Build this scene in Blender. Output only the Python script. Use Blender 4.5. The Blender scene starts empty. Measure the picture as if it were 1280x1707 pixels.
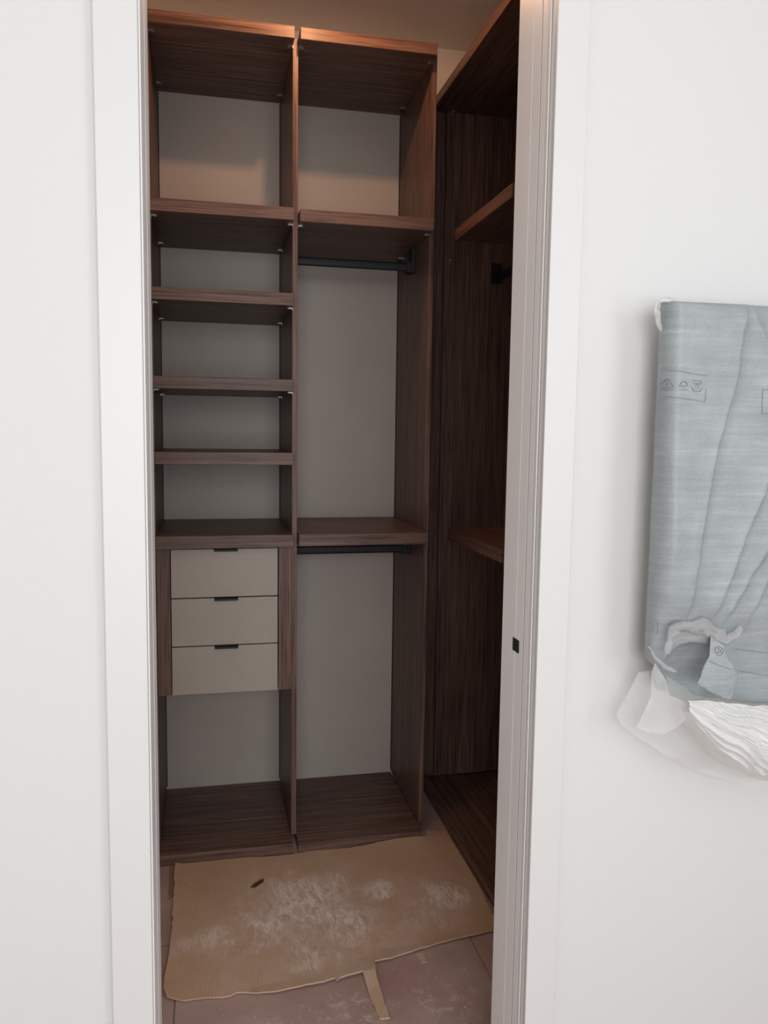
import bpy, bmesh, math, random
from mathutils import Matrix, Vector, noise
from mathutils.geometry import delaunay_2d_cdt
random.seed(7)
scene = bpy.context.scene
C = scene.collection

# ------------------------------------------------------------------ camera
cam_data = bpy.data.cameras.new('camera')
cam = bpy.data.objects.new('camera', cam_data); C.objects.link(cam)
cam_data.sensor_fit = 'HORIZONTAL'; cam_data.sensor_width = 36.0
cam_data.lens = 1340.1 / 1280 * 36.0
cam_data.clip_start = 0.02
r = Vector((0.97672835, -0.21405125, 0.01355724))
d = Vector((-0.00790837, -0.09910896, -0.99504516))
f = Vector((0.21433431, 0.9717816, -0.09849533))
cam.matrix_world = Matrix(((r.x, -d.x, -f.x, 0.0), (r.y, -d.y, -f.y, 0.0), (r.z, -d.z, -f.z, 1.371), (0, 0, 0, 1)))
scene.camera = cam

# ------------------------------------------------------------------ world, lights, exposure
world = bpy.data.worlds.new('daylight'); scene.world = world
world.use_nodes = True
world.node_tree.nodes['Background'].inputs[0].default_value = (0.80, 0.90, 1.0, 1)
world.node_tree.nodes['Background'].inputs[1].default_value = 1.0

def area_light(name, loc, direction, sx, sy, power, col):
    l = bpy.data.lights.new(name, 'AREA'); l.shape = 'RECTANGLE'; l.size = sx; l.size_y = sy
    l.energy = power; l.color = col
    o = bpy.data.objects.new(name, l); C.objects.link(o); o.location = loc
    o.rotation_euler = Vector(direction).to_track_quat('-Z', 'Y').to_euler()
    return o
area_light('window_daylight', (2.02, -0.95, 1.65), (-1, 0, 0), 1.3, 1.4, 24, (0.95, 0.98, 1.0))
area_light('closet_fill_light', (0.10, -2.02, 1.52), (0, 1, 0), 1.7, 1.76, 58, (0.97, 0.985, 1.0))  # added fill light behind the camera, brightens closet and jamb

scene.view_settings.view_transform = 'Standard'
scene.view_settings.look = 'None'
scene.view_settings.gamma = 1.0
scene.view_settings.use_curve_mapping = False
scene.view_settings.exposure = 0.0
scene.render.film_transparent = False
scene.cycles.max_bounces = 10
scene.cycles.diffuse_bounces = 7
scene.cycles.use_denoising = True

# ------------------------------------------------------------------ materials
def lin(c):
    return tuple(((v/255)/12.92 if v/255 <= 0.04045 else ((v/255+0.055)/1.055)**2.4) for v in c) + (1.0,)

def base_mat(name, col, rough=0.5, metal=0.0, spec=0.5):
    m = bpy.data.materials.new(name); m.use_nodes = True
    b = m.node_tree.nodes['Principled BSDF']
    b.inputs['Base Color'].default_value = col
    b.inputs['Roughness'].default_value = rough
    b.inputs['Metallic'].default_value = metal
    b.inputs['Specular IOR Level'].default_value = spec
    return m, m.node_tree, b

def node(nt, kind, **kw):
    n = nt.nodes.new(kind)
    for k, v in kw.items(): setattr(n, k, v)
    return n

def coords(nt, scale, rot=(0, 0, 0)):
    tc = node(nt, 'ShaderNodeTexCoord'); mp = node(nt, 'ShaderNodeMapping')
    mp.inputs['Scale'].default_value = scale; mp.inputs['Rotation'].default_value = rot
    nt.links.new(tc.outputs['Object'], mp.inputs['Vector'])
    return mp.outputs['Vector']

def tex_noise(nt, vec, scale, detail=4, rough=0.55, dist=0.0):
    n = node(nt, 'ShaderNodeTexNoise')
    n.inputs['Scale'].default_value = scale; n.inputs['Detail'].default_value = detail
    n.inputs['Roughness'].default_value = rough; n.inputs['Distortion'].default_value = dist
    nt.links.new(vec, n.inputs['Vector'])
    return n.outputs['Fac']

def ramp(nt, fac, stops):
    n = node(nt, 'ShaderNodeValToRGB'); e = n.color_ramp.elements
    while len(e) < len(stops): e.new(0.5)
    for i, (p, c) in enumerate(stops):
        e[i].position = p; e[i].color = c if len(c) == 4 else tuple(c) + (1,)
    nt.links.new(fac, n.inputs['Fac'])
    return n.outputs['Color']

def mixc(nt, fac, a, b, mode='MIX'):
    n = node(nt, 'ShaderNodeMix', data_type='RGBA', blend_type=mode)
    for sock, v in ((n.inputs[0], fac), (n.inputs[6], a), (n.inputs[7], b)):
        if hasattr(v, 'is_output'): nt.links.new(v, sock)
        else: sock.default_value = v
    return n.outputs[2]

def math_node(nt, op, a, b=0.5, clamp=False):
    n = node(nt, 'ShaderNodeMath', operation=op, use_clamp=clamp)
    for i, v in enumerate((a, b)):
        if hasattr(v, 'is_output'): nt.links.new(v, n.inputs[i])
        else: n.inputs[i].default_value = v
    return n.outputs[0]

def bump(nt, b, height, strength, dist=0.002):
    n = node(nt, 'ShaderNodeBump'); n.inputs['Strength'].default_value = strength
    n.inputs['Distance'].default_value = dist
    nt.links.new(height, n.inputs['Height']); nt.links.new(n.outputs['Normal'], b.inputs['Normal'])

def paint(name, col, rough=0.45, grain=0.04):
    m, nt, b = base_mat(name, col, rough)
    v = coords(nt, (1, 1, 1))
    if grain > 0.03:
        n = tex_noise(nt, v, 140, 3)
        bump(nt, b, n, grain, 0.001)
    return m

M_WALL = paint('wall_paint', (0.615, 0.617, 0.608, 1), 0.6, 0.08)
M_CASING = paint('satin_white_paint', (0.615, 0.612, 0.60, 1), 0.4, 0.02)
M_JAMB_LIT = paint('jamb_paint_lit', (0.86, 0.855, 0.85, 1), 0.35, 0.02)  # lighter copy of the casing paint; extra jamb light put into colour
M_CLOSET = paint('closet_wall_paint', (0.78, 0.76, 0.73, 1), 0.7, 0.06)
M_GROOVE_SHADE = paint('jamb_groove_shade', (0.30, 0.295, 0.285, 1), 0.7, 0.0)  # grey that paints the shadow lines of the jamb grooves
M_CEIL = paint('ceiling_paint', (0.84, 0.83, 0.81, 1), 0.7, 0.05)
M_ROOMFLOOR = paint('room_floor', (0.42, 0.37, 0.33, 1), 0.5, 0.05)

def wood(name, axis):
    """walnut laminate: fine straight grain running along one axis"""
    m, nt, b = base_mat(name, (0.1, 0.05, 0.04, 1), 0.42, 0, 0.3)
    s = [95.0, 95.0, 95.0]; s[axis] = 2.2
    v = coords(nt, tuple(s))
    n1 = tex_noise(nt, v, 1.0, 6, 0.62)
    s2 = [330.0] * 3; s2[axis] = 5.0
    n2 = tex_noise(nt, coords(nt, tuple(s2)), 1.0, 3, 0.6)
    s3 = [9.0] * 3; s3[axis] = 0.9
    n3 = tex_noise(nt, coords(nt, tuple(s3)), 1.0, 2, 0.5)
    c1 = ramp(nt, n1, [(0.30, WOOD_D), (0.48, WOOD_M), (0.70, WOOD_L)])
    c2 = ramp(nt, n2, [(0.38, (0.34, 0.30, 0.30)), (0.49, (1, 1, 1))])
    c3 = ramp(nt, n3, [(0.3, (0.82, 0.80, 0.80)), (0.7, (1.1, 1.06, 1.04))])
    c = mixc(nt, 0.85, c1, c2, 'MULTIPLY'); c = mixc(nt, 1.0, c, c3, 'MULTIPLY')
    nt.links.new(c, b.inputs['Base Color'])
    bump(nt, b, n1, 0.12, 0.0008)
    return m
WOOD_D = (0.078, 0.045, 0.036, 1); WOOD_M = (0.155, 0.090, 0.071, 1); WOOD_L = (0.240, 0.146, 0.114, 1)
M_WX, M_WY, M_WZ = wood('walnut_grain_x', 0), wood('walnut_grain_y', 1), wood('walnut_grain_z', 2)

def laminate(name, col, rough):
    m, nt, b = base_mat(name, col, rough, 0, 0.35)
    n = tex_noise(nt, coords(nt, (1, 1, 1)), 6, 3)
    c = ramp(nt, n, [(0.3, tuple(x*0.97 for x in col[:3])), (0.7, tuple(x*1.03 for x in col[:3]))])
    nt.links.new(c, b.inputs['Base Color'])
    return m
M_BACK = laminate('beige_back_laminate', (0.44, 0.385, 0.34, 1), 0.55)
M_DRAWER = laminate('taupe_drawer_laminate', (0.40, 0.345, 0.295, 1), 0.45)
M_BLACK = paint('matt_black_metal', (0.006, 0.0065, 0.009, 1), 0.6, 0.02)
M_GAP_SHADE = paint('painted_recess_shade', (0.02, 0.015, 0.013, 1), 0.7, 0.02)  # near-black that paints in the shade of gaps and the strike hole
M_STEEL, _nt, _b = base_mat('zinc_metal', (0.36, 0.35, 0.34, 1), 0.42, 1.0)

def dust_mask(nt, spots, vec_scale=1.0):
    """irregular plaster-dust patches: distance to each spot, broken up by noise"""
    tc = node(nt, 'ShaderNodeTexCoord')
    n = tex_noise(nt, tc.outputs['Object'], 9.0, 6, 0.65)
    total = None
    for (x, y, rad, amt) in spots:
        vs = node(nt, 'ShaderNodeVectorMath', operation='DISTANCE')
        nt.links.new(tc.outputs['Object'], vs.inputs[0]); vs.inputs[1].default_value = (x, y, 0.006)
        q = math_node(nt, 'DIVIDE', vs.outputs['Value'], rad)
        q = math_node(nt, 'SUBTRACT', 1.0, q, True)
        q = math_node(nt, 'MULTIPLY', q, amt)
        total = q if total is None else math_node(nt, 'MAXIMUM', total, q)
    k = math_node(nt, 'ADD', total, n); k = math_node(nt, 'SUBTRACT', k, 0.72)
    k = math_node(nt, 'MULTIPLY', k, 2.6, True)
    return k

def cardboard_mat():
    m, nt, b = base_mat('dusty_cardboard', (0.3, 0.2, 0.12, 1), 0.9, 0, 0.15)
    big = tex_noise(nt, coords(nt, (1, 1, 1)), 3.0, 5, 0.6)
    base = ramp(nt, big, [(0.3, CARD_A), (0.7, CARD_B)])
    # corrugation: lines running in depth
    v = coords(nt, (1, 1, 1), (0, 0, math.radians(4)))
    w = node(nt, 'ShaderNodeTexWave', wave_type='BANDS', bands_direction='X')
    w.inputs['Scale'].default_value = 34; w.inputs['Distortion'].default_value = 2.0; w.inputs['Detail'].default_value = 2
    nt.links.new(v, w.inputs['Vector'])
    cr = ramp(nt, w.outputs['Fac'], [(0.0, (0.93, 0.93, 0.93)), (1.0, (1.04, 1.035, 1.03))])
    base = mixc(nt, 0.6, base, cr, 'MULTIPLY')
    dm = dust_mask(nt, CARD_SPOTS)
    # thin film of trodden-in dust over the middle of the sheet
    hz = tex_noise(nt, coords(nt, (1, 0.6, 1)), 14, 6, 0.7, 0.6)
    hm = ramp(nt, hz, [(0.36, (0, 0, 0)), (0.62, (1, 1, 1))])
    mid = dust_mask(nt, [(0.30, 2.10, 0.52, 1.15), (0.62, 2.2, 0.3, 0.8)])
    base = mixc(nt, math_node(nt, 'MULTIPLY', math_node(nt, 'MULTIPLY', hm, mid), 0.55), base, (0.62, 0.48, 0.41, 1))
    fine = tex_noise(nt, coords(nt, (1.0, 0.35, 1)), 60, 6, 0.75, 0.8)
    fm = ramp(nt, fine, [(0.38, (0, 0, 0)), (0.66, (1, 1, 1))])
    k = math_node(nt, 'MULTIPLY', dm, fm)
    k = math_node(nt, 'MULTIPLY', k, 1.25, True)
    c = mixc(nt, k, base, (0.86, 0.78, 0.71, 1))
    # scuffs drawn by shoes: thin stretched streaks
    st = tex_noise(nt, coords(nt, (55, 6, 1), (0, 0, 0.2)), 1.0, 5, 0.7, 1.2)
    sm = ramp(nt, st, [(0.60, (0, 0, 0)), (0.68, (1, 1, 1))])
    k2 = math_node(nt, 'MULTIPLY', sm, dm); k2 = math_node(nt, 'MULTIPLY', k2, 0.9)
    c = mixc(nt, k2, c, (0.88, 0.80, 0.73, 1))
    nt.links.new(c, b.inputs['Base Color'])
    lo_n = tex_noise(nt, coords(nt, (1, 1, 1)), 5.0, 2)
    bump(nt, b, math_node(nt, 'MULTIPLY', w.outputs['Fac'], ramp(nt, lo_n, [(0.45, (0.1, 0.1, 0.1)), (0.65, (1, 1, 1))])), 0.2, 0.0012)
    return m
CARD_A = (0.50, 0.33, 0.22, 1); CARD_B = (0.60, 0.42, 0.29, 1)
CARD_SPOTS = [(x, y, rr, a) for (x, y), rr, a in zip([(0.2637,2.224),(0.1595,2.1131),(0.3672,2.1001),(0.6852,2.1665),(0.4929,2.2297),(-0.0026,2.1045),(0.2585,1.9756),(0.5828,2.1615)], (0.26, 0.20, 0.22, 0.095, 0.11, 0.18, 0.2, 0.3), (0.75, 0.6, 0.6, 1.25, 0.6, 0.5, 0.5, 0.35))]
M_CARD = cardboard_mat()
M_CARD_EDGE = paint('torn_cardboard', (0.26, 0.17, 0.11, 1), 0.95, 0.2)

def tile_mat():
    m, nt, b = base_mat('dusty_terracotta_tile', (0.2, 0.13, 0.11, 1), 0.6, 0, 0.3)
    n = tex_noise(nt, coords(nt, (1, 1, 1)), 4.0, 5, 0.6)
    base = ramp(nt, n, [(0.32, (0.37, 0.25, 0.215)), (0.55, (0.46, 0.33, 0.29)), (0.72, (0.52, 0.40, 0.36))])
    red = tex_noise(nt, coords(nt, (1, 1, 1)), 7.0, 3, 0.5)
    rm = ramp(nt, red, [(0.52, (0, 0, 0)), (0.68, (1, 1, 1))])
    base = mixc(nt, math_node(nt, 'MULTIPLY', rm, 0.35), base, (0.42, 0.22, 0.195, 1))
    f1 = tex_noise(nt, coords(nt, (1, 1, 1)), 30, 8, 0.78, 0.7)
    fm = ramp(nt, f1, [(0.52, (0, 0, 0)), (0.70, (1, 1, 1))])
    dm = dust_mask(nt, [(0.33, 1.74, 0.2, 0.7), (0.15, 1.75, 0.22, 0.5), (0.56, 1.75, 0.18, 0.7), (0.62, 1.95, 0.15, 0.4)])
    k = math_node(nt, 'MULTIPLY', fm, dm); k = math_node(nt, 'MULTIPLY', k, 0.95)
    c = mixc(nt, k, base, (0.80, 0.73, 0.68, 1))
    nt.links.new(c, b.inputs['Base Color'])
    bump(nt, b, f1, 0.15, 0.001)
    return m
M_TILE = tile_mat()
M_GROUT = paint('grout', (0.30, 0.235, 0.205, 1), 0.9, 0.2)
M_CRUMB = paint('plaster_crumb', (0.75, 0.70, 0.63, 1), 0.9, 0.1)
M_SPLINTER = paint('brown_splinter', (0.09, 0.035, 0.015, 1), 0.8, 0.3)

def foil_mat():
    m, nt, b = base_mat('grey_packing_foil', (0.4, 0.44, 0.45, 1), 0.42, 0.0, 0.45)
    n = tex_noise(nt, coords(nt, (5, 5, 90), (0, math.radians(-6), 0)), 1.0, 5, 0.65)
    c = ramp(nt, n, [(0.3, (0.255, 0.283, 0.29)), (0.52, (0.29, 0.318, 0.325)), (0.75, (0.355, 0.375, 0.378))])
    nt.links.new(c, b.inputs['Base Color'])
    sp = tex_noise(nt, coords(nt, (1, 1, 1)), 520, 2, 0.6)
    bl = tex_noise(nt, coords(nt, (1, 1, 1)), 16, 3, 0.6)
    c = mixc(nt, 0.8, c, ramp(nt, sp, [(0.3, (0.84, 0.84, 0.84)), (0.7, (1.1, 1.1, 1.1))]), 'MULTIPLY')
    c = mixc(nt, 0.7, c, ramp(nt, bl, [(0.35, (0.86, 0.87, 0.88)), (0.65, (1.06, 1.06, 1.06))]), 'MULTIPLY')
    nt.links.new(c, b.inputs['Base Color'])
    g = tex_noise(nt, coords(nt, (1, 1, 1)), 420, 2, 0.5)
    bump(nt, b, math_node(nt, 'ADD', g, n), 0.12, 0.0015)
    return m
M_FOIL = foil_mat()
M_PRINT = paint('grey_print', (0.14, 0.165, 0.175, 1), 0.6, 0.0)

def film_mat(name, col, clear):
    m, nt, b = base_mat(name, col, 0.28, 0, 0.5)
    tr = node(nt, 'ShaderNodeBsdfTransparent'); tl = node(nt, 'ShaderNodeBsdfTranslucent')
    tl.inputs['Color'].default_value = col
    a = node(nt, 'ShaderNodeMixShader'); a.inputs[0].default_value = 0.35
    nt.links.new(b.outputs[0], a.inputs[1]); nt.links.new(tl.outputs[0], a.inputs[2])
    q = node(nt, 'ShaderNodeMixShader'); q.inputs[0].default_value = clear
    nt.links.new(a.outputs[0], q.inputs[1]); nt.links.new(tr.outputs[0], q.inputs[2])
    nt.links.new(q.outputs[0], nt.nodes['Material Output'].inputs['Surface'])
    return m
M_FILM = film_mat('white_plastic_film', (0.88, 0.88, 0.87, 1), 0.15)
M_FILM_GREY = film_mat('crumpled_grey_film', (0.62, 0.63, 0.63, 1), 0.62)
M_FILM_CLEAR = film_mat('clear_plastic_film', (0.82, 0.82, 0.81, 1), 0.60)

# ------------------------------------------------------------------ helpers
def link(name, me, mat, parent=None):
    o = bpy.data.objects.new(name, me); C.objects.link(o)
    if mat is not None and not me.materials: me.materials.append(mat)
    if parent is not None: o.parent = parent
    return o

def bm_box(bm, x0, x1, y0, y1, z0, z1):
    vs = [bm.verts.new(p) for p in ((x0,y0,z0),(x1,y0,z0),(x1,y1,z0),(x0,y1,z0),(x0,y0,z1),(x1,y0,z1),(x1,y1,z1),(x0,y1,z1))]
    for q in ((3,2,1,0),(4,5,6,7),(0,1,5,4),(1,2,6,5),(2,3,7,6),(3,0,4,7)):
        bm.faces.new([vs[i] for i in q])

def done(bm, name, mat, parent=None, bevel=0.0, smooth=False):
    if bevel > 0:
        bmesh.ops.bevel(bm, geom=list(bm.edges), offset=bevel, segments=2, affect='EDGES', profile=0.5)
    bmesh.ops.recalc_face_normals(bm, faces=bm.faces)
    me = bpy.data.meshes.new(name); bm.to_mesh(me); bm.free()
    if smooth:
        for p in me.polygons: p.use_smooth = True
    return link(name, me, mat, parent)

def box(name, x0, x1, y0, y1, z0, z1, mat, parent=None, bevel=0.0008):
    bm = bmesh.new(); bm_box(bm, x0, x1, y0, y1, z0, z1)
    return done(bm, name, mat, parent, bevel)

def prism(name, poly, axis, a0, a1, mat, parent=None, bevel=0.0008):
    """polygon in the plane normal to axis, extruded a0..a1 (axis 0: (y,z), 2: (x,y))"""
    bm = bmesh.new()
    def P(p, a): return (a, p[0], p[1]) if axis == 0 else ((p[0], a, p[1]) if axis == 1 else (p[0], p[1], a))
    lo = [bm.verts.new(P(p, a0)) for p in poly]; hi = [bm.verts.new(P(p, a1)) for p in poly]
    bm.faces.new(lo); bm.faces.new(hi)
    n = len(poly)
    for i in range(n): bm.faces.new((lo[i], lo[(i+1) % n], hi[(i+1) % n], hi[i]))
    return done(bm, name, mat, parent, bevel)

def empty(name, loc=(0, 0, 0)):
    o = bpy.data.objects.new(name, None); C.objects.link(o); o.location = loc; o.empty_display_size = 0.1
    return o

def tag(o, label, cat, group=None, kind=None):
    o['label'] = label; o['category'] = cat
    if group: o['group'] = group
    if kind: o['kind'] = kind
    return o

def struct(o): o['kind'] = 'structure'; return o

# ------------------------------------------------------------------ the setting
WF, WB = 1.294, 1.459            # faces of the wall that holds the doorway
JL, JR = -0.091, 0.562           # doorway opening
HEAD = 2.32
CEIL = 2.778
XL, XR = -0.235, 1.335           # closet side walls
YB = 2.995                       # closet back wall
RX0, RX1, RY0 = -1.4, 2.1, -2.1  # the room the picture is taken from

def hole_wall(name, mat):
    bm = bmesh.new()
    g = 0.018
    bm_box(bm, RX0, JL-g, WF, WB, 0, CEIL); bm_box(bm, JR+g, RX1, WF, WB, 0, CEIL)
    bm_box(bm, JL-g, JR+g, WF, WB, HEAD+g, CEIL)
    return struct(done(bm, name, mat))
hole_wall('wall_front', M_WALL)
struct(box('wall_left', RX0-0.1, RX0, RY0, WB, 0, CEIL, M_WALL, bevel=0))
bm = bmesh.new()
bm_box(bm, RX0-0.1, -0.95, RY0-0.12, RY0, 0, CEIL); bm_box(bm, 0.95, RX1+0.12, RY0-0.12, RY0, 0, CEIL)
bm_box(bm, -0.95, 0.95, RY0-0.12, RY0, 2.4, CEIL)
struct(done(bm, 'wall_back', M_WALL))
fill_win = struct(empty('fill_window', (0.0, RY0, 0)))  # unseen window, added as the opening for the closet fill light
bm = bmesh.new()
for a in ((-0.95, -0.90, 0, 2.4), (0.90, 0.95, 0, 2.4), (-0.90, 0.90, 0, 0.06), (-0.90, 0.90, 2.34, 2.4), (-0.03, 0.03, 0.06, 2.34)):
    bm_box(bm, a[0], a[1], -0.09, -0.03, a[2], a[3])
done(bm, 'window_frame', M_CASING, fill_win)
bm = bmesh.new()
bm_box(bm, RX1, RX1+0.12, RY0, -1.6, 0, CEIL); bm_box(bm, RX1, RX1+0.12, -0.3, WB, 0, CEIL)
bm_box(bm, RX1, RX1+0.12, -1.6, -0.3, 0, 0.95); bm_box(bm, RX1, RX1+0.12, -1.6, -0.3, 2.35, CEIL)
struct(done(bm, 'wall_right', M_WALL))
win = struct(empty('window_1', (RX1, -0.95, 0.95)))
bm = bmesh.new()
for a in ((-0.65, -0.60, 0, 1.4), (0.60, 0.65, 0, 1.4), (-0.60, 0.60, 0, 0.05), (-0.60, 0.60, 1.35, 1.4), (-0.025, 0.025, 0.05, 1.35)):
    bm_box(bm, 0.03, 0.09, a[0], a[1], a[2], a[3])
done(bm, 'window_frame', M_CASING, win)
struct(box('wall_closet_left', XL-0.1, XL, WB, YB+0.1, 0, CEIL, M_CLOSET, bevel=0))
struct(box('wall_closet_right', XR, XR+0.1, WB, YB+0.1, 0, CEIL, M_CLOSET, bevel=0))
struct(box('wall_closet_back', XL, XR, YB, YB+0.1, 0, CEIL, M_CLOSET, bevel=0))
struct(box('ceiling', RX0-0.1, RX1+0.12, RY0-0.1, YB+0.1, CEIL, CEIL+0.1, M_CEIL, bevel=0))

floor = struct(box('floor', RX0-0.1, RX1+0.12, RY0-0.1, YB+0.1, -0.1, -0.004, M_GROUT, bevel=0))
tile_mesh = None
for i in range(-2, 4):
    for j in range(-4, 4):
        x, y = -0.087 + 0.780*i, 1.32 + 0.780*j
        x0, x1, y0, y1 = max(x, RX0), min(x+0.78, RX1), max(y, RY0), min(y+0.78, YB)
        if x1-x0 < 0.05 or y1-y0 < 0.05: continue
        box('tile', x0+0.002, x1-0.002, y0+0.002, y1-0.002, -0.02, random.uniform(-0.0006, 0.0), M_TILE, floor, bevel=0.0012)

# doorway: jamb boards, casings and the strike plate
door = struct(empty('door_1', (0, 0, 0)))
def vertical(name, prof, mat):
    return prism(name, prof, 2, 0.0, HEAD, mat, door, 0.0006)
vertical('jamb', [(JR, 1.353), (JR, 1.3893), (JR+0.0012, 1.3899), (JR, 1.3905), (JR, WB), (JR+0.017, WB), (JR+0.017, 1.353)], M_JAMB_LIT)
vertical('jamb_stop', [(JR+0.0005, 1.331), (JR+0.0005, 1.3505), (JR+0.016, 1.3505), (JR+0.016, 1.331)], M_JAMB_LIT)
vertical('jamb_edge', [(JR-0.0015, 1.3135), (JR+0.0005, 1.3305), (JR+0.016, 1.3305), (JR+0.016, 1.3135)], M_JAMB_LIT)
vertical('jamb_edge', [(JR+0.001, 1.2945), (JR+0.001, 1.311), (JR+0.016, 1.311), (JR+0.016, 1.2945)], M_JAMB_LIT)
vertical('jamb', [(JL, 1.384), (JL, WB), (JL-0.017, WB), (JL-0.017, 1.384)], M_JAMB_LIT)
vertical('jamb_edge', [(JL-0.0005, 1.2975), (JL-0.0005, 1.3805), (JL-0.016, 1.3805), (JL-0.016, 1.2975)], M_JAMB_LIT)
for x0, x1, y0, y1, mm in ((JR+0.0004, JR+0.015, 1.3506, 1.3529, M_GROOVE_SHADE), (JR+0.0009, JR+0.015, 1.3111, 1.3134, M_GROOVE_SHADE), (JL-0.015, JL-0.0006, 1.3806, 1.3839, M_GROOVE_SHADE)):
    box('groove_shade_strip', x0, x1, y0, y1, 0.0, HEAD, mm, door, 0)  # flush strip filling the groove, coloured as its shadow
box('jamb_head', JL, JR, WF, WB, HEAD, HEAD+0.017, M_CASING, door)
box('casing', -0.1565, -0.0937, 1.281, WF, 0, HEAD+0.062, M_CASING, door, 0.0018)
box('casing', 0.5595, 0.6165, 1.281, WF, 0, HEAD+0.062, M_CASING, door, 0.0018)
box('casing', -0.0937, 0.5595, 1.281, WF, HEAD+0.003, HEAD+0.062, M_CASING, door, 0.0018)
bm = bmesh.new()
px = JR - 0.0012
y0, y1, z0, z1 = 1.3700, 1.3995, 0.9660, 0.9900
bm_box(bm, px, JR+0.002, y0, y1, z0, z0+0.004); bm_box(bm, px, JR+0.002, y0, y1, z1-0.004, z1)
bm_box(bm, px, JR+0.002, y0, y0+0.008, z0+0.004, z1-0.004); bm_box(bm, px, JR+0.002, y1-0.008, y1, z0+0.004, z1-0.004)
sp = done(bm, 'strike_plate', M_BLACK, door); sp['label'] = 'small black strike plate'
box('strike_hole', JR-0.0004, JR+0.001, y0+0.008, y1-0.008, z0+0.004, z1-0.004, M_GAP_SHADE, sp, 0)  # shallow box; the shade inside the hole is its dark colour

# ------------------------------------------------------------------ walnut wardrobe on the back wall
F, P, BK = 2.500, 2.557, 2.988   # board fronts, panel fronts, face of the back boards
ZT0, ZT1, ZB = 2.525, 2.559, 0.034
ZP0, ZP1 = 0.037, 2.551          # side panels end just short of the board faces

ward = tag(empty('open_wardrobe', (0.27, 2.75, 0)), 'walnut open wardrobe on the back wall, with shelves, three taupe drawers and black rods', 'wardrobe')
off = Vector(ward.location)
def W(o):
    o.parent = ward; o.matrix_parent_inverse = Matrix.Translation(-off); return o
for x0, x1 in ((-0.172, -0.156), (0.2628, 0.2795), (0.7005, 0.7155)):
    W(box('side_panel', x0, x1, P, BK+0.004, ZP0, ZP1, M_WZ))
AX0, AX1, BX0, BX1 = -0.156, 0.2622, 0.2800, 0.6995
boards_a = [('top_board', ZT0, ZT1), ('shelf', 2.004, 2.041), ('shelf', 1.7515, 1.7886), ('shelf', 1.493, 1.5292), ('shelf', 1.2664, 1.3039), ('shelf', 1.0085, 1.0481), ('bottom_board', 0.0, ZB)]
boards_b = [('top_board', ZT0, ZT1), ('shelf', 2.002, 2.039), ('shelf', 1.0112, 1.0495), ('bottom_board', 0.0, ZB)]
for x0, x1, bs in ((AX0, AX1, boards_a), (BX0, BX1, boards_b)):
    for n, z0, z1 in bs:
        W(box(n, x0, x1, F, BK, z0, z1, M_WX, None, 0.001))
W(box('back_board', -0.1535, 0.2602, BK, BK+0.006, ZB, ZT0, M_BACK, None, 0))
W(box('back_board', 0.2820, 0.6980, BK, BK+0.006, ZB, ZT0, M_BACK, None, 0))
W(box('gap_shade_sheet', -0.17, 0.7145, BK+0.0062, YB-0.0002, 0.04, ZT0, M_GAP_SHADE, None, 0))  # dark sheet added to paint shade into the gaps beside the back boards

# shelf brackets: thin zinc plate with a rounded end, screwed under the board
def bracket_mesh():
    bm = bmesh.new()
    pts = [(0, -0.007), (0.013, -0.007), (0.0175, -0.005), (0.0195, 0.0), (0.0175, 0.005), (0.013, 0.007), (0, 0.007)]
    lo = [bm.verts.new((x, y, -0.0035)) for x, y in pts]; hi = [bm.verts.new((x, y, 0)) for x, y in pts]
    bm.faces.new(lo); bm.faces.new(hi)
    for i in range(len(pts)): bm.faces.new((lo[i], lo[(i+1) % 7], hi[(i+1) % 7], hi[i]))
    bm_box(bm, 0.0, 0.0015, -0.007, 0.007, -0.0075, -0.003)
    ret = bmesh.ops.create_cone(bm, cap_ends=True, segments=10, radius1=0.0028, radius2=0.0034, depth=0.0016)
    bmesh.ops.translate(bm, verts=ret['verts'], vec=(0.011, 0, -0.0043))
    bmesh.ops.recalc_face_normals(bm, faces=bm.faces)
    me = bpy.data.meshes.new('shelf_bracket'); bm.to_mesh(me); bm.free(); me.materials.append(M_STEEL)
    return me
BR = bracket_mesh()
for xl, xr, zs in ((-0.156, 0.2628, (ZT0, 2.004, 1.7515, 1.493)), (0.2795, 0.7005, (ZT0, 2.002))):
    for z in zs:
        for y in (2.553, 2.916):
            for x, rot in ((xl, 0), (xr, math.pi)):
                o = link('shelf_bracket', BR, None); o.location = (x, y, z); o.rotation_euler.z = rot
                W(o)
bm = bmesh.new()
for y, z in ((2.622, 1.92), (2.618, 1.765), (2.610, 1.609), (2.618, 1.275), (2.93, 1.92), (2.93, 1.609)):
    ret = bmesh.ops.create_cone(bm, cap_ends=True, segments=8, radius1=0.0028, radius2=0.0022, depth=0.002)
    bmesh.ops.rotate(bm, verts=ret['verts'], matrix=Matrix.Rotation(math.pi/2, 3, 'Y'))
    bmesh.ops.translate(bm, verts=ret['verts'], vec=(0.6998, y, z))
W(done(bm, 'screw_caps', M_STEEL))['kind'] = 'stuff'

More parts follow.
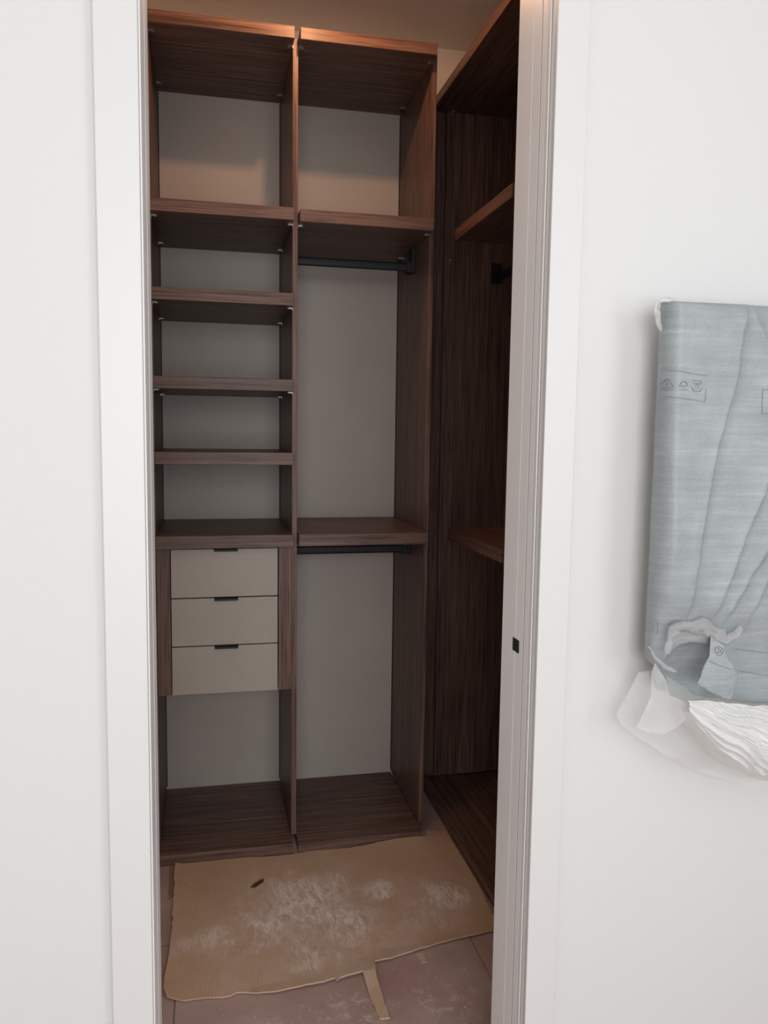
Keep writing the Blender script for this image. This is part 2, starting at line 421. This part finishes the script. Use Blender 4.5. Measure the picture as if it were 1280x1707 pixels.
# hanging rods (oval tube) with drop brackets
def oval_rod(name, p0, p1, w, h, mat):
    bm = bmesh.new(); n = 20; rings = []
    p0, p1 = Vector(p0), Vector(p1); t = (p1-p0).normalized(); side = t.cross(Vector((0, 0, 1))).normalized()
    for p in (p0, p1):
        ring = []
        for k in range(n):
            a = 2*math.pi*k/n
            c, s = math.cos(a), math.sin(a)
            ring.append(bm.verts.new(p + side*(w/2)*math.copysign(abs(c)**0.7, c) + Vector((0, 0, 1))*(h/2)*math.copysign(abs(s)**0.7, s)))
        rings.append(ring)
    for k in range(n): bm.faces.new((rings[0][k], rings[0][(k+1) % n], rings[1][(k+1) % n], rings[1][k]))
    bm.faces.new(rings[0]); bm.faces.new(rings[1])
    return done(bm, name, mat, None, 0)
def rod_bracket(x0, x1, y0, y1, z0, z1, parent):
    bm = bmesh.new(); bm_box(bm, x0, x1, y0, y1, z0, z1)
    bm_box(bm, x0-0.004 if x0 < 0.5 else x0-0.016, x1, y0+0.006, y1-0.006, z0-0.002, z0+0.034)
    o = done(bm, 'rod_bracket', M_BLACK, None, 0.0015)
    return o
for zc, zt in ((1.938, 2.002), (0.961, 1.0112)):
    rd = W(oval_rod('hanging_rod', (0.2805, 2.755, zc), (0.6985, 2.755, zc), 0.016, 0.029, M_BLACK))
    for x0, x1 in ((0.2800, 0.2900), (0.6895, 0.6998)):
        b = rod_bracket(x0, x1, 2.735, 2.790, zc-0.018, zt, None)
        b.parent = rd; b.matrix_parent_inverse = rd.matrix_parent_inverse.inverted() @ Matrix.Translation(-off) if False else Matrix()

# drawer block
W(box('drawer_stile', -0.1555, -0.1150, 2.548, 2.90, 0.536, 1.0080, M_WZ, None, 0.001))
W(box('drawer_stile', 0.2200, 0.2620, 2.548, 2.90, 0.536, 1.0080, M_WZ, None, 0.001))
for z0, z1 in ((0.8475, 1.0000), (0.6930, 0.8438), (0.5362, 0.6895)):
    bm = bmesh.new(); bm_box(bm, -0.1125, 0.2172, 2.549, 2.567, z0, z1)
    bm_box(bm, -0.095, 0.20, 2.567, 2.88, z0+0.012, z1-0.025)
    dr = W(done(bm, 'drawer', M_DRAWER, None, 0.0008))
    bm = bmesh.new()
    bm_box(bm, 0.0185, 0.0920, 2.535, 2.565, z1+0.0003, z1+0.0018)
    bm_box(bm, 0.0185, 0.0920, 2.535, 2.5368, z1-0.0065, z1+0.0018)
    h = done(bm, 'handle', M_BLACK, dr); h['label'] = 'dark lip handle on the drawer edge'
W(box('drawer_rail', -0.115, 0.220, 2.585, 2.60, 1.000, 1.008, M_GAP_SHADE, None, 0))

# ------------------------------------------------------------------ walnut wardrobe on the right wall
w2 = tag(empty('side_wardrobe', (1.06, 2.2, 0)), 'dark walnut wardrobe along the right closet wall, mostly hidden behind the door jamb', 'wardrobe')
off2 = Vector(w2.location)
def W2(o):
    o.parent = w2; o.matrix_parent_inverse = Matrix.Translation(-off2); return o
FX, PX, BX = 0.802, 0.858, 1.290
for y0, y1 in ((2.915, 2.931), (2.085, 2.101), (1.490, 1.506)):
    W2(box('side_panel', PX, BX, y0, y1, ZP0, ZP1, M_WZ))
W2(box('filler_strip', 0.722, PX+0.016, 2.948, 2.964, 0.0, ZT0+0.020, M_WZ, None, 0.0008))
W2(box('back_board', BX, BX+0.016, 1.49, 2.93, 0.0, ZT0, M_WZ, None, 0))
W2(box('top_board', FX, BX, 1.5065, 2.9145, ZT0, ZT1, M_WY, None, 0.001))
W2(box('bottom_board', FX, BX, 1.5065, 2.9145, 0.0, ZB, M_WY, None, 0.001))
for z0, z1 in ((2.002, 2.039), (1.0112, 1.0495)):
    W2(box('shelf', FX, BX, 2.1015, 2.612, z0, z1, M_WY, None, 0.001))
    W2(box('shelf', FX, BX, 1.5065, 2.0845, z0, z1, M_WY, None, 0.001))
for z in (ZT0, 2.002):
    for x in (0.876, 1.24):
        o = link('shelf_bracket', BR, None); o.location = (x, 2.915, z); o.rotation_euler.z = -math.pi/2
        W2(o)
for zc, zt in ((1.950, 2.002),):
    rd = W2(oval_rod('hanging_rod', (1.059, 2.1015, zc), (1.059, 2.914, zc), 0.016, 0.029, M_BLACK))
    b = box('rod_bracket', 1.040, 1.076, 2.905, 2.9148, zc-0.022, zt, M_BLACK, rd, 0.0015)
    b2 = box('rod_bracket', 1.040, 1.076, 2.1012, 2.111, zc-0.022, zt, M_BLACK, rd, 0.0015)

# ------------------------------------------------------------------ ceiling lamp of the closet (above the frame)
lamp = tag(empty('ceiling_lamp', (0.31, 2.22, CEIL)), 'small round surface-mounted ceiling spotlight inside the closet, above the doorway view', 'lamp')
bm = bmesh.new()
for r0, z0, z1 in ((0.035, -0.008, 0.0), (0.028, -0.092, -0.008), (0.088, -0.108, -0.092)):  # widest disc: unseen shade added to keep lamp light off the ceiling
    ret = bmesh.ops.create_cone(bm, cap_ends=True, segments=32, radius1=r0, radius2=r0, depth=z1-z0)
    bmesh.ops.translate(bm, verts=ret['verts'], vec=(0, 0, (z0+z1)/2))
done(bm, 'lamp_housing', M_CASING, lamp, 0.001)
m, nt, b = base_mat('warm_lamp_lens', (1, 0.75, 0.5, 1), 0.4)
b.inputs['Emission Color'].default_value = (1.0, 0.55, 0.25, 1); b.inputs['Emission Strength'].default_value = 4.0
bm = bmesh.new()
ret = bmesh.ops.create_cone(bm, cap_ends=True, segments=32, radius1=0.019, radius2=0.022, depth=0.004)
bmesh.ops.translate(bm, verts=bm.verts, vec=(0, 0, -0.108))
done(bm, 'lamp_lens', m, lamp, 0)
l = bpy.data.lights.new('lamp_light', 'POINT'); l.energy = 10.0; l.color = (1.0, 0.50, 0.24); l.shadow_soft_size = 0.013
lo = bpy.data.objects.new('lamp_light', l); C.objects.link(lo); lo.parent = lamp; lo.location = (0, 0, -0.1175)

# ------------------------------------------------------------------ cardboard sheet on the floor
def torn(poly, amp, step, skip=()):
    out = []
    n = len(poly)
    for i in range(n):
        a, b = Vector(poly[i]), Vector(poly[(i+1) % n]); L = (b-a).length
        k = max(1, int(L/step)); nrm = Vector((-(b-a).y, (b-a).x))/max(L, 1e-6)
        for j in range(k):
            p = a + (b-a)*(j/k)
            w = 0.0 if (j == 0) else (noise.noise(Vector((p.x*60, p.y*60, 3.1)))*0.7 + noise.noise(Vector((p.x*160, p.y*160, 9.0)))*0.5)
            out.append(p + nrm*w*amp)
    return out

def sheet(name, poly, zfun, thick, step, mat, parent=None):
    xs = [p[0] for p in poly]; ys = [p[1] for p in poly]
    pts = [Vector((p[0], p[1])) for p in poly]; nb = len(pts)
    x = min(xs)
    while x < max(xs):
        y = min(ys)
        while y < max(ys):
            pts.append(Vector((x + random.uniform(-.2, .2)*step, y + random.uniform(-.2, .2)*step))); y += step
        x += step
    vs, es, fs, _, _, _ = delaunay_2d_cdt(pts, [(i, (i+1) % nb) for i in range(nb)], [list(range(nb))], 1, 1e-6)
    bm = bmesh.new()
    bv = [bm.verts.new((v.x, v.y, zfun(v.x, v.y))) for v in vs]
    for fc in fs:
        try: bm.faces.new([bv[i] for i in fc])
        except ValueError: pass
    for v in [v for v in bm.verts if not v.link_faces]: bm.verts.remove(v)
    bmesh.ops.recalc_face_normals(bm, faces=bm.faces)
    if sum(fc.normal.z for fc in bm.faces) < 0:
        bmesh.ops.reverse_faces(bm, faces=bm.faces)
    top = list(bm.faces)
    ret = bmesh.ops.extrude_face_region(bm, geom=top)
    ev = [g for g in ret['geom'] if isinstance(g, bmesh.types.BMVert)]
    # extruded copy becomes the top, original the underside
    for v in ev: v.co.z += thick
    bmesh.ops.recalc_face_normals(bm, faces=bm.faces)
    return done(bm, name, mat, parent)

# outline measured on the floor, metres
back_edge = [(-0.1078,2.5023),(-0.0198,2.4962),(0.0363,2.4982),(0.1024,2.4966),(0.1973,2.4857),(0.2553,2.4858),(0.32,2.4963),(0.4135,2.4918)] + [(0.527, 2.490), (0.600, 2.4935), (0.650, 2.4945), (0.7035, 2.4955), (0.724, 2.538), (0.790, 2.533)]
right_edge = [(0.794,2.4744),(0.7951,2.3949),(0.798,2.3103),(0.7938,2.2563)] + [(0.7989,2.2484),(0.7919,2.1345),(0.7854,2.0596)] + [(0.792, 2.00)]
front_edge = [(0.7583,1.9754),(0.6845,1.9671),(0.6127,1.9548),(0.5333,1.9384),(0.4549,1.9166),(0.4144,1.9137),(0.4058,1.8497),(0.4068,1.7834),(0.4083,1.7112),(0.3836,1.7132),(0.3777,1.7723),(0.3749,1.8334),(0.3739,1.8756),(0.3438,1.8712),(0.3154,1.8655),(0.3063,1.856),(0.3021,1.8681),(0.2737,1.8603),(0.2434,1.8574),(0.1613,1.8487),(0.1108,1.8534),(0.061,1.8687),(0.0463,1.8598),(0.032,1.8585),(-0.0177,1.8652),(-0.0669,1.8645),(-0.106,1.8808),(-0.1144,1.9092)]
left_edge = [(-0.1145,1.9535),(-0.1084,2.0104),(-0.1051,2.11),(-0.1034,2.2054),(-0.1061,2.2117),(-0.1068,2.3581),(-0.1054,2.3907),(-0.1092,2.3981),(-0.1087,2.4774)]
def lim(p): return (min(p[0], 0.798), min(p[1], 2.54))
outline = [lim(p) for p in back_edge + right_edge + front_edge + left_edge]
outline = [(min(x, 0.798), min(y, 2.4955) if x < 0.71 else y) for x, y in [(p.x, p.y) for p in torn(outline, 0.0035, 0.012)]]
def card_z(x, y):
    z = 0.0012 + 0.0022*(0.5+0.5*noise.noise(Vector((x*4, y*4, 0))))
    # front lip bends up a little off the floor, so does the left edge
    fl = 1.765 + (x+0.12)*0.22
    z += 0.010*max(0.0, 1-abs(y-fl)/0.06)*(0.6+0.4*noise.noise(Vector((x*9, 0, 2))))*(1 if y > 1.74 or x < 0.3 else 0)
    z += 0.006*max(0.0, 1-abs(x+0.112)/0.03)
    # leans on the bottom board where it is pushed against it
    if 0.45 < x < 0.80:
        k = min(1, (x-0.45)/0.15)*min(1, max(0, (0.80-x)/0.12))
        z += 0.016*k*max(0.0, 1-(2.497-y)/0.16)**2 if y < 2.497 else 0.016*k
    return z
card = sheet('cardboard_sheet', outline, card_z, 0.0042, 0.028, M_CARD)
tag(card, 'large torn cardboard sheet with plaster dust, lying on the closet floor', 'cardboard')

scrap = sheet('cardboard_scrap', torn([(0.5275,1.9287),(0.5472,1.9348),(0.5502,1.8921),(0.533,1.8882)], 0.001, 0.01), lambda x, y: 0.0010, 0.0025, 0.02, M_CARD)
tag(scrap, 'tiny tan cardboard scrap sticking out from under the sheet, right of its torn tongue', 'cardboard scrap')
sl = sheet('cardboard_scrap', torn([(-0.1252,2.5021),(-0.1144,2.5073),(-0.1075,2.3297),(-0.1203,2.3103)], 0.001, 0.01), lambda x, y: 0.0006, 0.002, 0.02, M_CARD_EDGE)
tag(sl, 'narrow brown cardboard strip on the floor along the left edge of the big sheet', 'cardboard scrap')

sp_pts = [(0.1177,2.3155),(0.1293,2.3314),(0.1463,2.3463),(0.1576,2.3526),(0.1577,2.3408),(0.1452,2.3282),(0.1319,2.3144)]
spl = sheet('wood_splinter', sp_pts, lambda x, y: card_z(x, y)+0.0046, 0.004, 0.02, M_SPLINTER)
tag(spl, 'small dark brown wood splinter lying on the cardboard', 'splinter')

# plaster crumbs: far too many and small to count
bm = bmesh.new()
def crumb(x, y, z, s):
    ret = bmesh.ops.create_icosphere(bm, subdivisions=1, radius=s)
    ang = random.uniform(0, 3.14); st = random.uniform(0.6, 1.8)
    for v in ret['verts']:
        c = Vector(v.co); c.x *= st; c *= random.uniform(0.75, 1.2); c.z *= 0.6
        v.co = Matrix.Rotation(ang, 3, 'Z') @ c + Vector((x, y, z + s*0.4))
def in_poly(x, y, poly):
    c = False; n = len(poly)
    for i in range(n):
        (x1, y1), (x2, y2) = poly[i], poly[i-1]
        if (y1 > y) != (y2 > y) and x < (x2-x1)*(y-y1)/(y2-y1+1e-12)+x1: c = not c
    return c
for (cx, cy, sd, n) in ((0.40, 2.33, 0.09, 34), (0.15, 2.05, 0.18, 26), (0.62, 2.15, 0.12, 10), (0.33, 1.95, 0.16, 16), (0.0, 2.3, 0.06, 10), (0.0, 1.85, 0.06, 6), (0.34, 1.74, 0.10, 26), (0.58, 1.78, 0.09, 26), (0.05, 1.74, 0.09, 6)):
    for k in range(n):
        x, y = random.gauss(cx, sd), random.gauss(cy, sd)
        if not (-0.1 < x < 0.785 and 1.62 < y < 2.47): continue
        z = card_z(x, y)+0.0042 if in_poly(x, y, outline) else 0.0
        crumb(x, y, z, random.choice((0.0007, 0.0009, 0.0011, 0.0015)))
tag(done(bm, 'plaster_crumbs', M_CRUMB), 'white plaster crumbs scattered over the cardboard, the tiles and the boards', 'debris', kind='stuff')

# ------------------------------------------------------------------ wrapped fixture on the wall, right of the doorway
YF = 1.200
pk = tag(empty('wrapped_towel_radiator', (0.99, 1.25, 0.85)), 'flat wall fixture wrapped in grey packing foil and white plastic film, right of the doorway', 'wrapped fixture')
off3 = Vector(pk.location)
def K(o):
    o.parent = pk; o.matrix_parent_inverse = Matrix.Translation(-off3); return o
X0, X1 = 0.7415, 1.245
ZTOP = 1.5925
zb_pts = [(X0, 0.985)] + [(0.7552,0.9743),(0.7632,0.9508),(0.7736,0.9271),(0.7994,0.9171),(0.885,0.9087),(0.9638,0.8941)] + [(X1+0.01, 0.893)]
def interp(pts, x):
    if x <= pts[0][0]: return pts[0][1]
    for (xa, ya), (xb, yb) in zip(pts, pts[1:]):
        if x <= xb: return ya + (yb-ya)*(x-xa)/(xb-xa)
    return pts[-1][1]
# pleats: crest lines (x, z), width of the slow side, height
pleats = [
 ([(0.8752,1.5975),(0.8686,1.5777),(0.8622,1.5383),(0.8575,1.4693),(0.8493,1.4394),(0.8285,1.3544),(0.8161,1.2789),(0.8039,1.1978),(0.7978,1.1056),(0.7911,1.0644)], 0.045, 0.0130),
 ([(0.9564,1.5021),(0.9387,1.3401),(0.9167,1.2684),(0.8842,1.1966),(0.8649,1.1348),(0.8405,1.0626)], 0.034, 0.0140),
 ([(0.9918,1.3405),(0.9629,1.2475),(0.9405,1.1957),(0.9055,1.139),(0.8652,1.0564)], 0.028, 0.0130),
 ([(1.0107,1.2471),(0.9681,1.1743),(0.9456,1.1391),(0.913,1.0599)], 0.026, 0.0120),
 ([(0.8009,1.2487),(0.7948,1.198),(0.7927,1.1366),(0.7897,1.0696)], 0.010, 0.0020),
 ([(0.8857,1.5931),(0.8971,1.5593),(0.9268,1.5111)], 0.03, 0.008),
]
PL = []
for pts, w, a in pleats:
    q = sorted([(z, x) for x, z in pts]); PL.append((q, w, a))
def foil_y(x, z):
    """distance the foil stands in front of the plane YF (positive = towards the viewer)"""
    h = 0.0
    for q, w, a in PL:
        z0, z1 = q[0][0], q[-1][0]
        fade = min(1.0, max(0.0, (z-z0+0.03)/0.05))*min(1.0, max(0.0, (z1+0.02-z)/0.05))
        if fade <= 0: continue
        dx = x - interp(q, z) - 0.0015*noise.noise(Vector((z*40, a*1000, 0)))
        h += a*fade*(math.exp(dx/w) if dx < 0 else math.exp(-dx/0.008))
    h += 0.006*noise.noise(Vector((x*9, z*4, 1.3))) + 0.0007*noise.noise(Vector((x*30, z*12, 4.2)))
    # hollow near the lower left corner where the wrap is torn and pulled in
    e = ((x-0.822)/0.062)**2 + ((z-0.957)/0.060)**2
    h -= 0.030*max(0.0, 1-e)**0.6
    h -= 0.022*max(0.0, min(1.0, (1.22-z)/0.26))**2
    zb = interp(zb_pts, x)
    h -= 0.010*math.exp(-(z-zb)/0.012)
    return h
CA, CB = 0.024, 0.024
def corner(x):
    q = min(1.0, max(0.0, (X0+CA-x)/CA))
    return CB*(1-math.sqrt(max(0.0, 1-q*q)))
cols = [(X0, 0.040), (X0-0.0005, 0.033)] + [(X0+t*CA, corner(X0+t*CA)) for t in (0.0, 0.01, 0.04, 0.09, 0.16, 0.26, 0.38, 0.52, 0.68, 0.84)]
nx = 150
cols += [(X0+CA + (X1-X0-CA-0.006)*((i/nx)**1.25), 0.0) for i in range(nx+1)]
cols += [(X1-0.002, 0.002), (X1, 0.012), (X1, 0.04)]
nz = 190
rows = [(0.0, 0.040), (0.0, 0.026), (-0.001, 0.012), (-0.003, 0.003), (-0.007, 0.0)]
bm = bmesh.new(); grid = []
for dz, ry in rows + [(None, k) for k in range(1, nz+1)]:
    line = []
    for cx, cy in cols:
        zb = interp(zb_pts, cx)
        if dz is not None: z = ZTOP + dz; y = max(cy, ry)
        else: z = ZTOP-0.007 + (zb-(ZTOP-0.007))*(ry/nz); y = cy
        w = max(0.0, 1-y/0.03)
        line.append(bm.verts.new((cx + 0.0012*noise.noise(Vector((z*14, y*30, 0))), YF + y - w*foil_y(cx, z) - (1-w)*0.001*noise.noise(Vector((z*25, y*60, 5))), z)))
    grid.append(line)
for a, b2 in zip(grid, grid[1:]):
    for i in range(len(cols)-1): bm.faces.new((a[i], b2[i], b2[i+1], a[i+1]))
K(done(bm, 'foil_wrap', M_FOIL, None, 0, True))
K(box('fixture_body', X0+0.012, X1-0.006, YF+0.030, YF+0.040, 1.03, ZTOP-0.012, M_CASING, None, 0.004))
for x in (X0+0.12, X1-0.1):
    for z in (1.08, 1.48):
        K(box('wall_bracket', x, x+0.03, YF+0.040, WF, z, z+0.03, M_STEEL, None, 0.002))

# printed marks on the foil: thin ribbons that follow its surface
bm = bmesh.new()
def stroke(pts, w=0.0008):
    P2 = []
    for (xa, za), (xb, zb2) in zip(pts, pts[1:]):
        L = math.hypot(xb-xa, zb2-za); k = max(1, int(L/0.003))
        P2 += [(xa+(xb-xa)*j/k, za+(zb2-za)*j/k) for j in range(k)]
    P2.append(pts[-1]); prev = None
    for i, (x, z) in enumerate(P2):
        a = P2[max(i-1, 0)]; b3 = P2[min(i+1, len(P2)-1)]
        tx, tz = b3[0]-a[0], b3[1]-a[1]; L = math.hypot(tx, tz) or 1
        nxn, nzn = -tz/L*w/2, tx/L*w/2
        pr = [bm.verts.new((x+s*nxn, YF + corner(x+s*nxn) - max(0.0, 1-corner(x+s*nxn)/0.03)*foil_y(x+s*nxn, z+s*nzn) - 0.0009, z+s*nzn)) for s in (1, -1)]
        if prev: bm.faces.new((prev[0], prev[1], pr[1], pr[0]))
        prev = pr
def circle(cx, cz, rr, a0=0, a1=360, w=0.0008, sx=1.0):
    n = 22
    stroke([(cx+rr*sx*math.cos(math.radians(a0+(a1-a0)*k/n)), cz+rr*math.sin(math.radians(a0+(a1-a0)*k/n))) for k in range(n+1)], w)
XM = X0+0.0012
def clampx(pts): return [(max(x, XM), z) for x, z in pts]
for pts in ([(0.7306,1.4798),(0.7657,1.4765),(0.8058,1.4708)], [(0.7307,1.4362),(0.7681,1.4331),(0.8039,1.4285)], [(0.8039,1.4285),(0.8048,1.4512)]):
    stroke(clampx(pts), 0.0007)
def sym(pts, w=0.0009): stroke(pts, w)
def S(c, pts, k=1.0): return [(c[0]+x*k, c[1]+z*k) for x, z in pts]
c0, c1, c2, c3 = [(x+0.002, z) for x, z in [(0.7306,1.459),(0.7416,1.4574),(0.7635,1.456),(0.7868,1.4546)]]
circle(c0[0], c0[1], 0.0095, -90, 90, 0.0009, 0.55); sym(S(c0, [(0, 0.002), (0.0015, -0.004), (0.003, 0.004)]))
sym(S(c1, [(-0.006, -0.006), (0.0, 0.0085), (0.007, -0.006), (-0.006, -0.006)])); sym(S(c1, [(0.0, 0.003), (0.0, -0.003)])); sym(S(c1, [(-0.005, -0.0095), (0.006, -0.0098)]))
sym(S(c2, [(-0.008, -0.003), (-0.004, 0.004), (0.0, 0.006), (0.005, 0.004), (0.008, -0.002), (-0.008, -0.003)], 0.9), 0.0011); sym(S(c2, [(-0.007, -0.008), (0.007, -0.0085)]))
sym(S(c3, [(-0.008, 0.006), (-0.006, 0.0085), (0.007, 0.0075), (0.009, 0.005), (0.006, 0.003), (-0.005, 0.004)])); sym(S(c3, [(-0.008, -0.003), (-0.005, -0.0085), (0.006, -0.009), (0.009, -0.004)]), 0.0012); sym(S(c3, [(-0.004, -0.001), (0.0, 0.002), (0.004, -0.001), (0.002, -0.004), (-0.003, -0.004)])); sym(S(c3, [(-0.002, -0.0125), (0.0015, -0.0125)]))
for pts in ([(0.9124,1.4518),(0.9839,1.4465)], [(0.9124,1.4518),(0.9128,1.4117)], [(0.9128,1.4117),(0.9871,1.4039)]): stroke(pts, 0.0008)
cc = [(0.936,1.4293)][0]
circle(cc[0], cc[1], 0.0125); sym(S(cc, [(-0.006, -0.004), (0, 0.006), (0.006, -0.004), (-0.006, -0.004)]))
ct = [(0.7357,1.0458)][0]
stroke([(0.9015,1.002),(0.9569,0.993),(1.0183,0.9825)], 0.0008); stroke([(0.9064,0.9622),(0.9598,0.9508),(1.0216,0.9388)], 0.0008)
stroke(clampx([(ct[0]-0.004, ct[1]+0.013), (ct[0]+0.012, ct[1]+0.010), (ct[0]+0.014, ct[1]-0.012)]), 0.0006)
for k in range(3): stroke(clampx([(ct[0]+0.0005, ct[1]+0.004-0.004*k), (ct[0]+0.008, ct[1]+0.0038-0.004*k)]), 0.0012)
pr = K(done(bm, 'printed_marks', M_PRINT)); pr['label'] = 'thin grey printed recycling symbols in frames'; pr['kind'] = 'stuff'

# torn foil flap hanging in front of the hollow, with a round recycling emblem
flap_out = [(0.8411,1.0328),(0.8536,1.0365),(0.8641,1.0151),(0.8702,0.9918),(0.8804,0.9787),(0.8796,0.9544),(0.8736,0.9389),(0.8736,0.9198),(0.8498,0.9297),(0.8081,0.9531),(0.8205,0.9754),(0.8352,0.9987)]
def flap_y(x, z):
    return 1.184 - 0.004*noise.noise(Vector((x*40, z*30, 2))) - 0.006*math.exp(-((x-0.885)/0.012)**2) + 0.010*max(0, (z-0.965))/0.04
def vsheet(name, poly, yfun, step, mat, thick=0.0008, jag=0.0):
    pl = torn(poly, jag, 0.006) if jag else [Vector(p) for p in poly]
    o = sheet(name, [(p.x, p.y) for p in pl], lambda x, z: 0.0, 0.0, step, mat)
    me = o.data
    bm = bmesh.new(); bm.from_mesh(me)
    bmesh.ops.remove_doubles(bm, verts=bm.verts, dist=1e-5)
    seen = {}
    for fc in list(bm.faces):
        key = tuple(sorted(v.index for v in fc.verts))
        if key in seen: bm.faces.remove(fc)
        else: seen[key] = 1
    for v in bm.verts:
        x, z = v.co.x, v.co.y; v.co = Vector((x, yfun(x, z), z))
    bmesh.ops.recalc_face_normals(bm, faces=bm.faces)
    bm.to_mesh(me); bm.free()
    for p in me.polygons: p.use_smooth = True
    if thick:
        s = o.modifiers.new('thickness', 'SOLIDIFY'); s.thickness = thick
    return o
K(vsheet('foil_flap', flap_out, flap_y, 0.006, M_FOIL, 0.0008, 0.002))
bm = bmesh.new()
ec = [(0.8551,1.006)][0]
foil_y_keep = foil_y
def foil_y(x, z): return YF - flap_y(x, z) + 0.0010
circle(ec[0], ec[1], 0.0072, 0, 360, 0.0010); circle(ec[0], ec[1], 0.0028, 200, 500, 0.0012)
sym(S(ec, [(-0.004, -0.004), (-0.002, -0.001)])); sym(S(ec, [(0.004, -0.004), (0.002, -0.001)])); sym(S(ec, [(0.0, 0.006), (0.0, 0.003)]))
stroke([(0.8343,0.9903),(0.8532,0.9821),(0.8732,0.9758)], 0.0008)
K(done(bm, 'printed_emblem', M_PRINT))['kind'] = 'stuff'
foil_y = foil_y_keep

# rolled plastic rim round the torn hole
def crumpled_tube(name, pts, rad, mat, seed):
    bm = bmesh.new(); n = 14; P3 = []
    pts = [Vector(p) for p in pts]
    for a, b3 in zip(pts, pts[1:]):
        k = max(2, int((b3-a).length/0.0025)); P3 += [a+(b3-a)*(j/k) for j in range(k)]
    P3.append(pts[-1]); prev = None; N = len(P3)
    for i, p in enumerate(P3):
        t = (P3[min(i+1, N-1)]-P3[max(i-1, 0)]).normalized()
        u = t.cross(Vector((0, 1, 0))).normalized(); w = t.cross(u)
        rr = rad*math.sin(math.pi*min(1, max(0.04, i/(N-1)*0.92+0.04)))**0.5
        ring = []
        for k in range(n):
            a = 2*math.pi*k/n
            q = rr*(1+1.1*noise.noise(Vector((math.cos(a)*1.3+seed, math.sin(a)*1.3, i*0.16))) + 0.7*noise.noise(Vector((math.cos(a)*4+seed, math.sin(a)*4, i*0.07))))
            ring.append(bm.verts.new(p + u*q*math.cos(a) + w*q*0.45*math.sin(a)))
        if prev:
            for k in range(n): bm.faces.new((prev[k], prev[(k+1) % n], ring[(k+1) % n], ring[k]))
        prev = ring
    return K(done(bm, name, mat, None, 0, True))
rim = [(x, 1.194, z) for x, z in [(0.7566,1.0051),(0.7607,1.0339),(0.7722,1.051),(0.7945,1.0553),(0.8258,1.0479),(0.8518,1.0364),(0.8698,1.0272),(0.8857,1.0329),(0.8966,1.0451)]]
crumpled_tube('film_roll', rim, 0.0105, M_FILM_GREY, 1.0)
rim2 = [(x, 1.192, z) for x, z in [(0.8844,0.9764),(0.889,0.9592),(0.8833,0.9382),(0.8809,0.9202)]]
crumpled_tube('film_roll', rim2, 0.004, M_FILM_GREY, 5.0)
rim3 = [(x, 1.195, z) for x, z in [(0.7218,1.0188),(0.7351,0.9996),(0.7516,0.9843),(0.7771,0.9726)]]
crumpled_tube('film_roll', rim3, 0.0035, M_FILM_GREY, 8.0)
cap = [(x, 1.232, z) for x, z in [(0.7308,1.5955),(0.7272,1.5807),(0.7337,1.5615),(0.7412,1.5451)]]
crumpled_tube('film_corner', cap, 0.0055, M_FILM_CLEAR, 12.0)
cap2 = [(x, 1.215, z) for x, z in [(0.7251,1.5926),(0.7381,1.5942),(0.7513,1.591)]]
crumpled_tube('film_corner', cap2, 0.003, M_FILM_CLEAR, 14.0)

# bunched film under the foil
up = [(0.7983,0.9226),(0.8363,0.9225),(0.8773,0.9179),(0.9553,0.9046)] + [(1.25, 0.893)]
low = [(0.7985,0.8994),(0.8139,0.8719),(0.8348,0.8491),(0.8562,0.8239),(0.8847,0.8001),(0.916,0.7758),(0.9429,0.7681),(0.9657,0.754)] + [(1.06, 0.735), (1.25, 0.74)]
NS, NT = 170, 90
bm = bmesh.new(); g = []
s0, s1 = up[0][0], 1.245
for i in range(NS+1):
    s = (i/NS)**1.3; x = s0 + (s1-s0)*s
    za = interp(up, x); zl = interp(low, x); line = []
    for j in range(NT+1):
        t = j/NT
        z = za + (zl-za)*t
        depth = max(0.15, min(1.0, (za-zl)/0.12))
        q = t*6.0 - (x-s0)*9.0 + 1.3*noise.noise(Vector((x*14, t*2.5, 0)))
        rid = abs((q % 1.0)-0.5)*2
        q2 = t*15.0 - (x-s0)*26.0 + 2.2*noise.noise(Vector((x*22, t*4, 6)))
        rid2 = abs((q2 % 1.0)-0.5)*2
        y = 1.192 - depth*(0.034*math.sin(math.pi*min(1, t*0.9+0.05)) + 0.012*rid + 0.003*rid2) + 0.002*noise.noise(Vector((x*40, t*9, 3))) + 0.055*max(0, t-0.86)/0.14
        line.append(bm.verts.new((x + 0.002*noise.noise(Vector((x*30, t*10, 8))), y, z + 0.003*noise.noise(Vector((x*25, t*4, 11)))*(1-0.5*t))))
    g.append(line)
for a, b3 in zip(g, g[1:]):
    for j in range(NT): bm.faces.new((a[j], b3[j], b3[j+1], a[j+1]))
o = K(done(bm, 'plastic_film', M_FILM, None, 0, True)); o['label'] = 'white plastic film bunched under the foil'
# thin clear sheets behind and to the left
rear = [(0.7346,0.9587),(0.7705,0.9612),(0.8377,0.9216),(0.999,0.8898)] + [(1.24, 0.90), (1.24, 0.745)] + [(1.0099,0.7313),(0.9527,0.7384),(0.871,0.7633),(0.7966,0.8027),(0.738,0.8423),(0.702,0.8687),(0.6943,0.8866),(0.7112,0.918)]
K(vsheet('clear_film', rear, lambda x, z: 1.246 + 0.010*noise.noise(Vector((x*12, z*12, 0))) + 0.003*noise.noise(Vector((x*45, z*45, 3))), 0.012, M_FILM_CLEAR, 0.0))
fl2 = [(0.7417,0.9871),(0.7639,0.9545),(0.7744,0.9275),(0.8075,0.9128),(0.8113,0.8869),(0.7939,0.8666),(0.7667,0.8588),(0.7367,0.8641),(0.7136,0.8742),(0.7368,0.9297),(0.7358,0.9717)]
K(vsheet('clear_film', fl2, lambda x, z: 1.208 + 0.012*noise.noise(Vector((x*22, z*16, 4))), 0.008, M_FILM_CLEAR, 0.0))
